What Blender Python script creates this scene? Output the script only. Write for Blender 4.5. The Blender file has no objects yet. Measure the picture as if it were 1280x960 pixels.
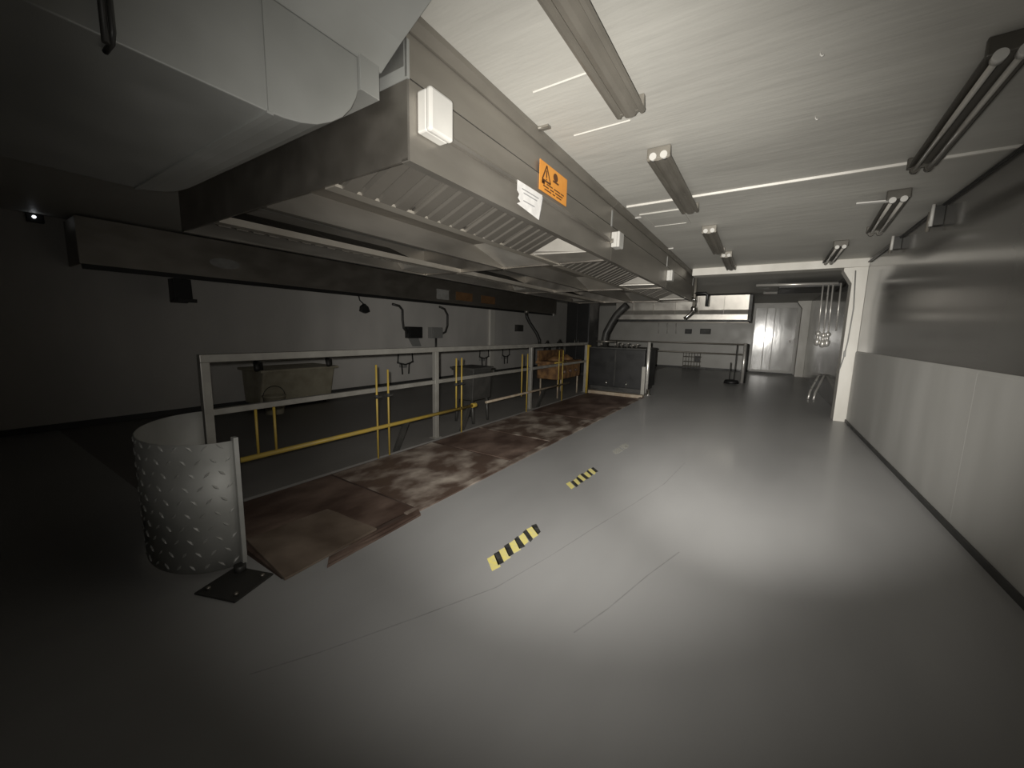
import bpy, bmesh, math, random
from mathutils import Vector, Matrix
random.seed(7)
S = bpy.context.scene
C = S.collection
PI = math.pi

# ------------------------------------------------------------------ materials
def material(name, col, rough=.5, metal=0., col2=None, scale=4., stretch=(1, 1, 1), rvar=.1,
             bump=0., bscale=30., bstretch=(1, 1, 1), bdist=.004, emit=None, coat=0., spec=.5, contrast=(.35, .65), detail=6):
    m = bpy.data.materials.new(name); m.use_nodes = True
    nt = m.node_tree; N = nt.nodes; L = nt.links
    b = N['Principled BSDF']
    b.inputs['Metallic'].default_value = metal
    b.inputs['Roughness'].default_value = rough
    b.inputs['Specular IOR Level'].default_value = spec
    b.inputs['Coat Weight'].default_value = coat
    b.inputs['Coat Roughness'].default_value = .12
    b.inputs['Base Color'].default_value = (*col, 1)
    tc = N.new('ShaderNodeTexCoord')
    mp = N.new('ShaderNodeMapping'); mp.inputs['Scale'].default_value = stretch
    L.new(tc.outputs['Object'], mp.inputs['Vector'])
    nz = N.new('ShaderNodeTexNoise'); nz.inputs['Scale'].default_value = scale; nz.inputs['Detail'].default_value = detail
    L.new(mp.outputs['Vector'], nz.inputs['Vector'])
    if col2 is not None:
        cr = N.new('ShaderNodeValToRGB')
        cr.color_ramp.elements[0].position = contrast[0]; cr.color_ramp.elements[0].color = (*col, 1)
        cr.color_ramp.elements[1].position = contrast[1]; cr.color_ramp.elements[1].color = (*col2, 1)
        L.new(nz.outputs['Fac'], cr.inputs['Fac']); L.new(cr.outputs['Color'], b.inputs['Base Color'])
    if rvar:
        mr = N.new('ShaderNodeMapRange')
        mr.inputs['To Min'].default_value = max(.02, rough - rvar); mr.inputs['To Max'].default_value = min(1, rough + rvar)
        mr.inputs['From Min'].default_value = .3; mr.inputs['From Max'].default_value = .7
        L.new(nz.outputs['Fac'], mr.inputs['Value']); L.new(mr.outputs['Result'], b.inputs['Roughness'])
    if bump:
        mp2 = N.new('ShaderNodeMapping'); mp2.inputs['Scale'].default_value = bstretch
        L.new(tc.outputs['Object'], mp2.inputs['Vector'])
        n2 = N.new('ShaderNodeTexNoise'); n2.inputs['Scale'].default_value = bscale; n2.inputs['Detail'].default_value = 3
        L.new(mp2.outputs['Vector'], n2.inputs['Vector'])
        bp = N.new('ShaderNodeBump'); bp.inputs['Strength'].default_value = bump; bp.inputs['Distance'].default_value = bdist
        L.new(n2.outputs['Fac'], bp.inputs['Height']); L.new(bp.outputs['Normal'], b.inputs['Normal'])
    if emit:
        b.inputs['Emission Color'].default_value = (*emit[0], 1); b.inputs['Emission Strength'].default_value = emit[1]
    return m

M = {}
M['floor'] = material('floor_paint', (.275, .273, .272), .42, 0, (.34, .338, .336), 1.1, (1, .35, 1), .07, .12, 26, (1, .6, 1), .003, contrast=(.35, .7), coat=.12)
M['ceiling'] = material('ceiling_paint', (.46, .45, .415), .55, 0, (.52, .51, .47), 2.2, (.4, 1, 1), .1, .3, 1.0, (2.2, 12, 1), .012)
M['wall'] = material('white_wall_paint', (.50, .485, .46), .5, 0, (.58, .56, .53), 1.5, (1, 1, .5), .1, .1, 20)
M['gloss'] = material('glossy_wall_cladding', (.125, .12, .113), .2, 0, (.15, .145, .135), 1.3, (1, .6, 1), .06, .06, 5, (1, .5, 1), .01, coat=.55)
M['lowwall'] = material('painted_lower_wall', (.40, .395, .375), .45, 0, (.46, .455, .435), 2., (1, 1, .25), .1, .08, 14, (1, 1, .3), .004)
M['colwhite'] = material('white_column_paint', (.68, .66, .61), .5, 0, (.60, .58, .53), 3, (1, 1, .4), .1)
M['steel'] = material('brushed_stainless_steel', (.27, .253, .225), .38, .75, (.36, .337, .302), 2.5, (2, .5, 2), .08, .12, 60, (2, .1, 2), .001)
M['steel_dull'] = material('greasy_stainless_steel', (.28, .26, .23), .46, .9, (.33, .307, .275), 3, (2, 1, 2), .06, .1, 40, (2, .2, 2), .001)
M['steel_bright'] = material('bright_sheet_steel', (.60, .57, .52), .34, .7, (.72, .69, .63), 3, (1, 1, 1), .06, .3, 5, (1, 1, 1), .006)
M['duct'] = material('galvanised_duct_sheet', (.32, .325, .31), .5, .35, (.38, .385, .37), 2.5, (1, 1, 1), .1, .12, 6, (1, 1, 1), .006)
M['chrome'] = material('chrome', (.8, .78, .74), .14, 1, rvar=.05)
M['rail'] = material('grey_galvanised_tube', (.36, .35, .32), .42, .5, (.28, .27, .245), 6, (1, 1, 1), .08)
M['yellow'] = material('yellow_gas_pipe_paint', (.40, .28, .045), .5, 0, (.33, .24, .06), 9, rvar=.1)
M['oldpipe'] = material('faded_pipe_paint', (.36, .31, .24), .55, .1, (.26, .2, .14), 9)
M['dark'] = material('dark_painted_metal', (.032, .032, .03), .5, .2, (.05, .048, .044), 5)
M['black'] = material('black_plastic', (.014, .014, .014), .45, 0, rvar=.08)
M['greybox'] = material('grey_plastic', (.24, .24, .23), .5)
M['white'] = material('white_plastic', (.52, .51, .48), .45, 0, (.47, .46, .435), 6)
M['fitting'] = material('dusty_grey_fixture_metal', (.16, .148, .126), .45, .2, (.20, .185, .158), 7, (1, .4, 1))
M['fitting_pale'] = material('pale_enamel_reflector', (.40, .385, .35), .4, 0, (.34, .33, .29), 6, (1, .4, 1))
M['tube'] = material('unlit_fluorescent_glass', (.46, .44, .40), .25, 0, (.40, .385, .35), 5, (1, .3, 1), coat=.3)
M['rust'] = material('rusty_brown_plate', (.075, .046, .036), .62, .1, (.21, .15, .12), 2.0, (1.6, .9, 1), .14, .5, 7, (1, 1, 1), .012, contrast=(.40, .72))
M['rust2'] = material('dusty_brown_plate', (.105, .07, .054), .6, .1, (.48, .42, .36), 2.3, (1.6, 1.1, 1), .14, .5, 7, (1, 1, 1), .012, contrast=(.44, .72))
M['rust_burner'] = material('rusted_burner_metal', (.09, .045, .022), .7, .2, (.24, .13, .05), 9, rvar=.1, bump=.5, bscale=18)
M['diamond'] = material('worn_aluminium_tread', (.36, .36, .34), .55, .25, (.43, .43, .41), 5, rvar=.1)
M['orange'] = material('orange_sign', (.72, .31, .05), .5, 0, (.66, .27, .045), 8)
M['ink'] = material('dark_sign_print', (.10, .04, .012), .6)
M['paper'] = material('white_paper_label', (.72, .71, .69), .6, 0, (.56, .55, .54), 14)
M['greyink'] = material('grey_label_print', (.3, .3, .3), .6)
M['tapeyellow'] = material('yellow_hazard_tape', (.80, .70, .20), .5, 0, (.68, .62, .3), 30)
M['tapeblack'] = material('black_hazard_tape', (.022, .022, .02), .5, 0, (.06, .06, .055), 30)
M['tapeworn'] = material('worn_pale_tape', (.46, .45, .41), .55, 0, (.25, .25, .23), 60)
M['cream'] = material('stained_cream_enamel', (.36, .33, .25), .5, 0, (.27, .245, .18), 5)
M['door'] = material('glossy_metal_door', (.33, .32, .30), .16, .0, (.38, .37, .345), 3, (1, 1, .3), .05, .3, 3, (1.2, 1, .5), .012, coat=.35)
M['farwall'] = material('far_wall_paint', (.42, .41, .38), .42, 0, (.46, .45, .42), 2)
M['darktrim'] = material('dark_skirting', (.05, .05, .048), .5)
M['pit'] = material('pit_bed_concrete', (.040, .024, .019), .7, 0, (.085, .058, .046), 2.5, (1, 1, 1), .1, .5, 8, (1, 1, 1), .01)
M['polished'] = material('polished_steel_tube', (.74, .72, .68), .3, .55, (.66, .64, .6), 5, rvar=.05)
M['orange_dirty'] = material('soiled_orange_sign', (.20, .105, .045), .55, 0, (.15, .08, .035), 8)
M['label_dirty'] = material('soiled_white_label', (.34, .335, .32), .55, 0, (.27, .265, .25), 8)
M['gutter'] = material('greasy_gutter_steel', (.38, .355, .31), .45, .4, (.30, .275, .235), 4)
M['fitting_dark'] = material('dark_fixture_metal', (.07, .065, .055), .45, .3, (.09, .083, .07), 7, (1, .4, 1))
M['baffle'] = material('baffle_filter_steel', (.155, .144, .126), .5, .5, (.125, .115, .10), 3, rvar=.05)
M['board'] = material('dusty_brown_board', (.12, .088, .066), .65, 0, (.23, .18, .14), 2.4, (1, 1.4, 1), .1, .4, 9, contrast=(.38, .7))
M['floor_back'] = material('dark_floor', (.135, .128, .12), .5, 0, (.19, .182, .172), 1.3, (1, .6, 1), .1, .15, 20)  # darker brown-grey tone for the floor piece behind the pit
M['led'] = material('led_lens', (.9, .95, 1), .3, 0, rvar=0, emit=((.9, .95, 1), 3.))

# ------------------------------------------------------------------ mesh helpers
def B(): return bmesh.new()
def box(bm, x0, x1, y0, y1, z0, z1, rot=None, piv=None):
    vs = [bm.verts.new(p) for p in ((x0, y0, z0), (x1, y0, z0), (x1, y1, z0), (x0, y1, z0), (x0, y0, z1), (x1, y0, z1), (x1, y1, z1), (x0, y1, z1))]
    for f in ((0, 3, 2, 1), (4, 5, 6, 7), (0, 1, 5, 4), (1, 2, 6, 5), (2, 3, 7, 6), (3, 0, 4, 7)):
        bm.faces.new([vs[i] for i in f])
    if rot is not None: bmesh.ops.rotate(bm, verts=vs, cent=piv, matrix=rot)
    return bm
def tube(bm, pts, r, n=12, caps=True):
    pts = [Vector(p) for p in pts]; rings = []
    t0 = (pts[1] - pts[0]).normalized()
    u = t0.orthogonal().normalized()
    for i, p in enumerate(pts):
        t = ((pts[min(i + 1, len(pts) - 1)] - pts[max(i - 1, 0)])).normalized()
        u = (u - t * u.dot(t)).normalized(); w = t.cross(u)
        rr = r[i] if isinstance(r, (list, tuple)) else r
        rings.append([bm.verts.new(p + (u * math.cos(2 * PI * k / n) + w * math.sin(2 * PI * k / n)) * rr) for k in range(n)])
    for a, b in zip(rings, rings[1:]):
        for k in range(n):
            bm.faces.new((a[k], a[(k + 1) % n], b[(k + 1) % n], b[k])).smooth = True
    if caps:
        bm.faces.new(list(reversed(rings[0]))); bm.faces.new(rings[-1])
    return bm
def arc(cx, cy, cz, r, a0, a1, n, plane='xz'):
    out = []
    for i in range(n + 1):
        a = a0 + (a1 - a0) * i / n
        c, s = r * math.cos(a), r * math.sin(a)
        out.append({'xz': (cx + c, cy, cz + s), 'yz': (cx, cy + c, cz + s), 'xy': (cx + c, cy + s, cz)}[plane])
    return out
def prism(bm, prof, axis, a, b):
    """closed profile extruded along an axis; prof in the two other axes, in order"""
    def P(u, v, t): return {'x': (t, u, v), 'y': (u, t, v), 'z': (u, v, t)}[axis]
    A = [bm.verts.new(P(u, v, a)) for u, v in prof]; Z = [bm.verts.new(P(u, v, b)) for u, v in prof]
    n = len(prof)
    for i in range(n): bm.faces.new((A[i], A[(i + 1) % n], Z[(i + 1) % n], Z[i]))
    bm.faces.new(list(reversed(A))); bm.faces.new(Z)
    return bm
def ribbon(prof, th):
    """open polyline in 2-D turned into a closed strip of thickness th"""
    n = len(prof); out = []
    P = [Vector(p) for p in prof]
    for i in range(n):
        d = (P[min(i + 1, n - 1)] - P[max(i - 1, 0)]).normalized()
        out.append(P[i] + Vector((-d.y, d.x)) * th)
    return [tuple(p) for p in P] + [tuple(p) for p in reversed(out)]
def slab(bm, quad, th):
    """a sheet through four points, given thickness along its normal"""
    q = [Vector(p) for p in quad]; nrm = (q[1] - q[0]).cross(q[-1] - q[0]).normalized() * th
    a = [bm.verts.new(p) for p in q]; b = [bm.verts.new(p + nrm) for p in q]
    n = len(q)
    for i in range(n): bm.faces.new((a[i], a[(i + 1) % n], b[(i + 1) % n], b[i]))
    bm.faces.new(list(reversed(a))); bm.faces.new(b)
    return bm
def lathe(bm, prof, cx, cy, n=28):
    rings = [[bm.verts.new((cx + r * math.cos(2 * PI * k / n), cy + r * math.sin(2 * PI * k / n), z)) for k in range(n)] for r, z in prof]
    for a, b in zip(rings, rings[1:]):
        for k in range(n): bm.faces.new((a[k], a[(k + 1) % n], b[(k + 1) % n], b[k])).smooth = True
    bm.faces.new(list(reversed(rings[0]))); bm.faces.new(rings[-1])
    return bm

ORG = {}
def tag(o, label=None, cat=None, group=None, kind=None):
    if label: o['label'] = label
    if cat: o['category'] = cat
    if group: o['group'] = group
    if kind: o['kind'] = kind
    return o
def thing(name, label, cat, loc, group=None):
    o = bpy.data.objects.new(name, None); o.empty_display_size = .05
    C.objects.link(o); o.location = loc; ORG[o.name] = Vector(loc)
    return tag(o, label, cat, group)
def obj(name, bm, mat, parent=None, bevel=0., label=None):
    """bm in room coordinates -> one mesh object; origin at the parent's base, or at its own base when top-level"""
    bmesh.ops.recalc_face_normals(bm, faces=bm.faces[:])
    if parent is not None: org = ORG[parent.name]
    else:
        xs = [v.co for v in bm.verts]
        org = Vector(((min(p.x for p in xs) + max(p.x for p in xs)) / 2, (min(p.y for p in xs) + max(p.y for p in xs)) / 2, min(p.z for p in xs)))
    bmesh.ops.translate(bm, verts=bm.verts[:], vec=-org)
    me = bpy.data.meshes.new(name); bm.to_mesh(me); bm.free()
    me.materials.append(M[mat])
    o = bpy.data.objects.new(name, me); C.objects.link(o)
    if parent is not None: o.parent = parent
    else: o.location = org
    ORG[o.name] = org
    if bevel:
        bv = o.modifiers.new('bevel', 'BEVEL'); bv.width = bevel; bv.segments = 2; bv.limit_method = 'ANGLE'
    if label: o['label'] = label
    return o
def struct(name, bm, mat, parent=None, bevel=0.):
    o = obj(name, bm, mat, parent, bevel)
    if parent is None: o['kind'] = 'structure'
    return o
def dup(root, loc, rotz=0, label=None, group=None):
    r = root.copy(); C.objects.link(r); r.location = loc; r.rotation_euler = (0, 0, rotz)
    ORG[r.name] = Vector(loc)
    if label: r['label'] = label
    if group: r['group'] = group
    for ch in list(root.children):
        c = ch.copy(); C.objects.link(c); c.parent = r; ORG[c.name] = Vector(loc)
        for g in list(ch.children):
            d = g.copy(); C.objects.link(d); d.parent = c; ORG[d.name] = Vector(loc)
    return r

H = 2.69
XR = 1.32; XL = -7.6; YB = -3.0; YF = 18.0
PX0, PX1, PY0, PY1 = -3.42, -2.13, 0.98, 8.75

# ------------------------------------------------------------------ the setting
# floor with a sunken tray along the left
bm = B()
box(bm, PX1, XR + .3, YB, YF + .2, -.25, 0)
box(bm, PX0, PX1, YB, PY0, -.25, 0)
box(bm, XL - .2, PX0, YB, .9, -.25, 0)
box(bm, PX0, PX1, PY1, YF + .2, -.25, 0)
fl = struct('floor', bm, 'floor')
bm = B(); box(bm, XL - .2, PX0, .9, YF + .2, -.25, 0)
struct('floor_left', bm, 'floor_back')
bm = B(); box(bm, PX0, PX1, PY0, PY1, -.25, -.022)
struct('floor_pit', bm, 'pit')
bm = B(); box(bm, XL - .2, XR + .3, YB, YF + .2, H, H + .2)
struct('ceiling', bm, 'ceiling')
bm = B(); box(bm, XL - .2, XL, YB, YF + .2, 0, H); struct('wall_left', bm, 'wall')
bm = B(); box(bm, XR, XR + .2, YB, YF + .2, 0, H); struct('wall_right', bm, 'gloss')
bm = B(); box(bm, XL, XR, YF, YF + .2, 0, H); struct('wall_far', bm, 'farwall')
bm = B(); box(bm, XL, XR, YB - .2, YB, 0, H); struct('wall_near', bm, 'wall')
# lower half of the right wall: a painted lining that stands a little proud
bm = B(); prism(bm, [(XR, 0), (XR - .02, 0), (XR - .02, 1.17), (XR - .01, 1.2), (XR, 1.2)], 'y', -2.99, 4.08)
prism(bm, [(XR, 0), (XR - .02, 0), (XR - .02, 1.17), (XR - .01, 1.2), (XR, 1.2)], 'y', 4.0815, 8.42)
struct('trim_1', bm, 'lowwall')
bm = B(); box(bm, XR - .035, XR - .02, -2.99, 8.42, 0, .05); struct('baseboard_right', bm, 'darktrim')
# downstand beam across the room and the column carrying it
bm = B(); box(bm, -1.28, XR, 8.42, 8.75, 2.555, H); struct('beam', bm, 'colwhite', None, .006)
def column(name, x0, x1, y0, y1, top, flare):
    bm = B()
    box(bm, x0, x1, y0, y1, 0, top)
    prism(bm, [(x0 + .002, top - .02), (x0 + .002, top - .26), (x0 - flare, top - .05), (x0 - flare, top - .001), (x0 + .002, top - .001)], 'y', y0 + .004, y1 - .004)
    return struct(name, bm, 'colwhite', None, .004)
column('column', 1.135, XR - .001, 8.44, 8.72, 2.555, .12)
column('column', 1.07, XR - .001, 17.2, 17.6, H, .14)
# ceiling joint strips
bm = B(); prism(bm, [(4.08, H), (4.085, H - .017), (4.11, H - .017), (4.115, H)], 'x', -1.29, XR); struct('trim_2', bm, 'colwhite')
bm = B(); prism(bm, [(1.96, H), (1.965, H - .006), (1.98, H - .006), (1.985, H)], 'x', -1.17, -.84); struct('trim_3', bm, 'ceiling')
bm = B(); prism(bm, [(2.50, H), (2.505, H - .006), (2.52, H - .006), (2.525, H)], 'x', -1.17, -.80); struct('trim_4', bm, 'ceiling')
# ceiling hatch
bm = B()
for a in ((-1.25, -.82, 4.42, 4.46), (-1.25, -.82, 4.96, 5.0), (-1.25, -1.21, 4.46, 4.96), (-.86, -.82, 4.46, 4.96)):
    box(bm, a[0], a[1], a[2], a[3], H - .014, H)
hatch = obj('ceiling_hatch', bm, 'ceiling'); tag(hatch, 'square white framed access hatch in the ceiling beyond the cross strip', 'hatch')
bm = B(); box(bm, -1.21, -.86, 4.46, 4.96, H - .008, H); obj('hatch_panel', bm, 'ceiling', hatch)

# far door and skirtings
bm = B(); box(bm, -.36, 1.06, 17.955, 18, .04, 2.62)
dr = struct('door_1', bm, 'farwall', None, .003)
for x0, x1 in ((-.32, .03), (.05, .30), (.32, 1.0)):
    bm = B(); slab(bm, [(x0, 17.955, .12), (x1, 17.955, .12), (x1, 17.955, 2.5), (x0, 17.955, 2.5)], .012); obj('door_panel', bm, 'door', dr, .003)
bm = B(); tube(bm, [(.86, 17.93, 1.22), (.86, 17.9, 1.22), (.86, 17.89, 1.3)], .018); obj('door_handle', bm, 'chrome', dr)
bm = B(); box(bm, -.36, 1.06, 17.95, 18, 0, .04)
box(bm, XL, -.36, 17.97, 18, 0, .07); struct('baseboard_far', bm, 'darktrim')
bm = B(); box(bm, XL, XL + .02, -2.9, 18, 0, .08); struct('baseboard_left', bm, 'darktrim')
# pale pipe chase on the left wall
bm = B(); box(bm, XL, XL + .08, 10.3, 10.55, 0, 2.1); struct('trim_5', bm, 'colwhite', None, .01)

# edging of the pit
bm = B(); prism(bm, [(PX1 - .05, .012), (PX1 + .02, .012), (PX1 + .02, 0), (PX1 - .05, 0)], 'y', 1.9, 8.74); struct('trim_6', bm, 'rust2')
bm = B(); prism(bm, [(PY1 - .1, -.04), (PY1 - .1, .05), (PY1 + .06, .05), (PY1 + .06, 0), (PY1, 0), (PY1, -.04)], 'x', PX0 + .02, PX1)
struct('trim_7', bm, 'oldpipe')

# ------------------------------------------------------------------ plates lying in the pit
def plate(name, label, quad, th, mat, cat='plate', group='floor plates in the sunken pit'):
    bm = B(); slab(bm, quad, th)
    bmesh.ops.subdivide_edges(bm, edges=bm.edges[:], cuts=3, use_grid_fill=True)
    for v in bm.verts: v.co.z += random.uniform(-.003, .003)
    o = obj(name, bm, mat); tag(o, label, cat, group); return o
plate('pit_plate', 'rusty brown floor plate in the pit right beside the curved tread guard', [(-3.38, 1.03, -.016), (-2.2, 1.0, -.016), (-2.2, 2.02, -.016), (-3.38, 2.04, -.016)], .008, 'rust')
plate('pit_plate', 'second brown pit plate from the curved guard, pale streaks across its middle', [(-3.38, 2.07, -.016), (-2.19, 2.05, -.016), (-2.19, 3.42, -.016), (-3.38, 3.42, -.016)], .008, 'rust2')
plate('pit_plate', 'third brown pit plate, below the rail post nearest the guard', [(-3.38, 3.45, -.016), (-2.19, 3.45, -.016), (-2.19, 4.35, -.016), (-3.38, 4.35, -.016)], .008, 'rust')
plate('pit_plate', 'pale dusty pit plate halfway along the railing', [(-3.38, 4.38, -.016), (-2.19, 4.38, -.016), (-2.19, 5.9, -.016), (-3.38, 5.9, -.016)], .008, 'rust2')
plate('pit_plate', 'brown pit plate next to the rusted burner stand at the far end', [(-3.38, 5.93, -.016), (-2.19, 5.93, -.016), (-2.19, 8.6, -.016), (-3.38, 8.6, -.016)], .008, 'rust')
# loose boards over the near edge
plate('loose_board', 'loose brown board tilted over the pit edge beside the curved guard', [(-2.72, 1.05, -.002), (-2.1, .98, .004), (-2.14, 1.62, .004), (-2.7, 1.6, .0)], .014, 'board', 'board', 'loose boards along the pit edge')
plate('loose_board', 'narrow brown strip board lying along the front edge of the pit', [(-2.098, 1.24, .004), (-2.02, 1.18, .003), (-2.05, 1.95, .003), (-2.13, 2.0, .004)], .012, 'rust', 'board', 'loose boards along the pit edge')

# ------------------------------------------------------------------ curved tread plate guard
g = thing('curved_guard', 'curved aluminium tread plate guard wrapped round the near end of the pit', 'guard', (-2.9, .7, 0))
cx, cy, rx, ry = -2.92, .98, .50, .36
pts = []
for i in range(33):
    a = PI * i / 32
    pts.append((cx + rx * math.cos(a), cy - ry * math.sin(a) - .07 * math.cos(a)))
pts.append((pts[-1][0], 1.10))
bm = B(); prism(bm, ribbon(pts, .006), 'z', .035, .765)
for f in bm.faces:
    if abs(f.normal.z) < .5: f.smooth = True
# raised tread bars on the outer face
def guard_at(s, z):
    i = min(int(s * 32), 31); t = s * 32 - i
    p = Vector(pts[i]).lerp(Vector(pts[i + 1]), t); d = (Vector(pts[i + 1]) - Vector(pts[i])).normalized()
    return Vector((p.x, p.y, z)), Vector((d.x, d.y, 0)), Vector((-d.y, d.x, 0)) * -1
row = 0; z = .07
while z < .745:
    s = .03 + (.029 if row % 2 else 0); k = 0
    while s < .93:
        P, d, n = guard_at(s, z)
        if n.dot(Vector((P.x - cx, P.y - cy, 0))) < 0: n = -n
        up = Vector((0, 0, 1)); a = (d + up if (k + row) % 2 else d - up).normalized(); b = a.cross(n)
        P = P + n * .0055
        base = [P + a * .024, P + b * .009, P - a * .024, P - b * .009]
        vb = [bm.verts.new(q - n * .001) for q in base]; top = [bm.verts.new(P + a * .013 + n * .006), bm.verts.new(P - a * .013 + n * .006)]
        bm.faces.new((vb[0], vb[1], top[0])); bm.faces.new((vb[1], vb[2], top[1], top[0])); bm.faces.new((vb[2], vb[3], top[1])); bm.faces.new((vb[3], vb[0], top[0], top[1]))
        s += .058; k += 1
    z += .075; row += 1
obj('tread_sheet', bm, 'diamond', g)
ex, ey = pts[0]
bm = B(); box(bm, ex - .008, ex + .03, ey - .012, ey + .012, .035, .785); obj('edge_strip', bm, 'diamond', g, .003)
bm = B(); tube(bm, [(ex + .03, ey - .03, .0), (ex + .03, ey - .03, .045)], .03); obj('stub', bm, 'dark', g)
bp_ = B(); rot = Matrix.Rotation(math.radians(20), 3, 'Z')
box(bp_, -2.42, -2.16, .70, .94, .0, .01, rot, Vector((-2.28, .82, 0))); obj('base_plate', bp_, 'dark', g, .002)
for dx, dy in ((-.09, -.08), (.09, -.08), (.09, .08), (-.09, .08)):
    bm = B(); q = rot @ Vector((dx, dy, 0)); lathe(bm, [(.012, .01), (.012, .02), (.006, .024)], -2.29 + q.x, .82 + q.y, 8); obj('anchor_bolt', bm, 'steel_dull', g)

# ------------------------------------------------------------------ railing along the pit
RX = -3.47
r = thing('pit_railing', 'long grey square-tube safety railing along the back of the pit', 'railing', (RX, 4.85, 0))
w = .03
bm = B(); box(bm, RX - w, RX + w, 1.12, 8.62, 1.12, 1.18); obj('top_rail', bm, 'rail', r, .004)
bm = B(); box(bm, RX - .024, RX + .024, 1.18, 8.56, .715, .763); obj('mid_rail', bm, 'rail', r, .004)
for y in (1.15, 3.58, 6.0, 8.59):
    bm = B(); box(bm, RX - w, RX + w, y - w, y + w, .008, 1.121); box(bm, RX - .06, RX + .048, y - .06, y + .06, .0, .01); obj('post', bm, 'rail', r, .004)

# ------------------------------------------------------------------ yellow gas pipework
GX = -3.385
gp = thing('gas_pipe', 'yellow gas pipe with paired upright stubs running low behind the pit', 'pipe', (GX, 2.9, 0))
bm = B(); tube(bm, [(GX, 1.30, .34), (GX, 4.24, .34)], .021); obj('main_pipe', bm, 'yellow', gp)
bm = B(); tube(bm, [(GX, 4.22, .34), (GX, 4.30, .34)], .034); obj('end_cap', bm, 'yellow', gp, .004)
for y, z0, z1 in ((1.44, .34, .73), (1.58, .34, .73), (2.61, .0, 1.02), (2.76, .0, .96), (3.88, .34, 1.03), (3.99, .0, 1.03)):
    bm = B(); tube(bm, [(GX, y, z0), (GX, y, z1)], .0105, 10); pp = obj('riser', bm, 'yellow', gp)
    if z1 > .8:
        bm = B(); tube(bm, [(GX, y, .66), (GX, y, .70)], .022, 10); box(bm, GX - .01, GX + .035, y - .035, y + .035, .674, .686); obj('valve', bm, 'dark', pp)
for y in (2.92, 4.08):
    bm = B(); slab(bm, [(GX - .07, y - .06, 0), (GX - .07, y + .02, 0), (GX - .05, y + .16, .33), (GX - .05, y + .08, .33)], .03); obj('shadow_wedge', bm, 'dark', gp)  # dark wedges modelled in place of the shadows beside the pipe stubs
gq = thing('gas_pipe', 'faded far length of gas pipe with yellow stubs, ending at the rusted burner', 'pipe', (GX, 6.2, 0))
bm = B(); tube(bm, [(GX, 4.55, .34), (GX, 7.5, .34)], .019); obj('main_pipe', bm, 'oldpipe', gq)
for y, z0, z1 in ((5.56, .3, 1.02), (5.74, .0, 1.02), (6.98, .3, 1.04), (7.16, .0, 1.04)):
    bm = B(); tube(bm, [(GX, y, z0), (GX, y, z1)], .0105, 10); obj('riser', bm, 'yellow', gq)
bm = B(); tube(bm, [(GX, 6.8, .80), (GX, 7.34, .80)], .014); obj('cross_bar', bm, 'yellow', gq)
bm = B(); slab(bm, [(GX - .07, 6.2, 0), (GX - .07, 6.3, 0), (GX - .05, 6.5, .33), (GX - .05, 6.4, .33)], .03); obj('shadow_wedge', bm, 'dark', gq)  # dark wedge for the shadow beside the far stubs
bm = B(); tube(bm, [(-3.38, 8.48, .0), (-3.38, 8.48, 1.13)], .028); tube(bm, [(-3.38, 8.48, 1.10), (-3.34, 8.55, 1.10)], .018)
tag(obj('gas_standpipe', bm, 'yellow'), 'thick pale yellow standpipe beside the last post of the railing', 'pipe')

# service pedestal between the risers
pd = thing('service_pedestal', 'dark service pedestal on splayed legs behind the end of the yellow pipe', 'pedestal', (-3.72, 4.62, 0))
bm = B(); prism(bm, [(-3.9, .36), (-3.54, .36), (-3.52, .82), (-3.92, .82)], 'y', 4.42, 4.86); obj('cabinet', bm, 'dark', pd, .008)
bm = B(); box(bm, -3.95, -3.5, 4.38, 4.9, .82, .85); obj('worktop', bm, 'dark', pd, .004)
for x, y in ((-3.58, 4.46), (-3.86, 4.46), (-3.58, 4.82), (-3.86, 4.82)):
    bm = B(); tube(bm, [(x + (.03 if x > -3.7 else -.03), y, 0), (x, y, .365)], .022); obj('leg', bm, 'dark', pd)

# rusted burner stand
rb = thing('burner_stand', 'rusted brown burner stand on thin legs at the far end of the railing', 'burner', (-3.2, 7.75, 0))
RBX0, RBX1 = -3.60, -3.52
RBX0 = -4.05; RBX1 = -3.55
bm = B(); box(bm, RBX0, RBX1, 7.28, 8.45, .40, .72); obj('body', bm, 'rust_burner', rb, .015)
bm = B(); box(bm, RBX0 - .02, RBX1 + .02, 7.24, 8.48, .72, .78); box(bm, RBX0, RBX0 + .04, 7.26, 8.46, .78, 1.0); obj('top_plate', bm, 'rust_burner', rb, .006)
for y in (7.6, 8.12):
    bm = B(); lathe(bm, [(.17, .78), (.17, .82), (.10, .86), (.05, .90)], -3.78, y, 18); obj('burner_cap', bm, 'rust_burner', rb)
for y in (7.55, 7.85, 8.15):
    bm = B(); tube(bm, [(RBX1, y, .56), (RBX1 + .05, y, .56)], .03); obj('knob', bm, 'rust', rb)
for x in (-4.0, -3.58):
    for y in (7.36, 8.38):
        bm = B(); tube(bm, [(x, y, 0), (x, y, .41)], .018); obj('leg', bm, 'oldpipe', rb)
# dark canisters behind the third post
for i, (y, h, lab) in enumerate(((12.2, 1.08, 'dark upright canister seen just right of the third railing post, the nearer of two'), (13.2, 1.12, 'dark upright canister right of the third railing post, the farther of two'))):
    bm = B(); lathe(bm, [(.13, 0), (.135, .03), (.135, h - .16), (.10, h - .08), (.05, h - .04), (.05, h)], -6.4, y, 20)
    cn = obj('gas_canister', bm, 'dark'); tag(cn, lab, 'canister', 'dark canisters behind the railing')
    bm = B(); tube(bm, [(-6.4, y - .05, h + .01), (-6.4, y + .05, h + .01)], .022, 8); obj('valve', bm, 'steel_dull', cn)

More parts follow.
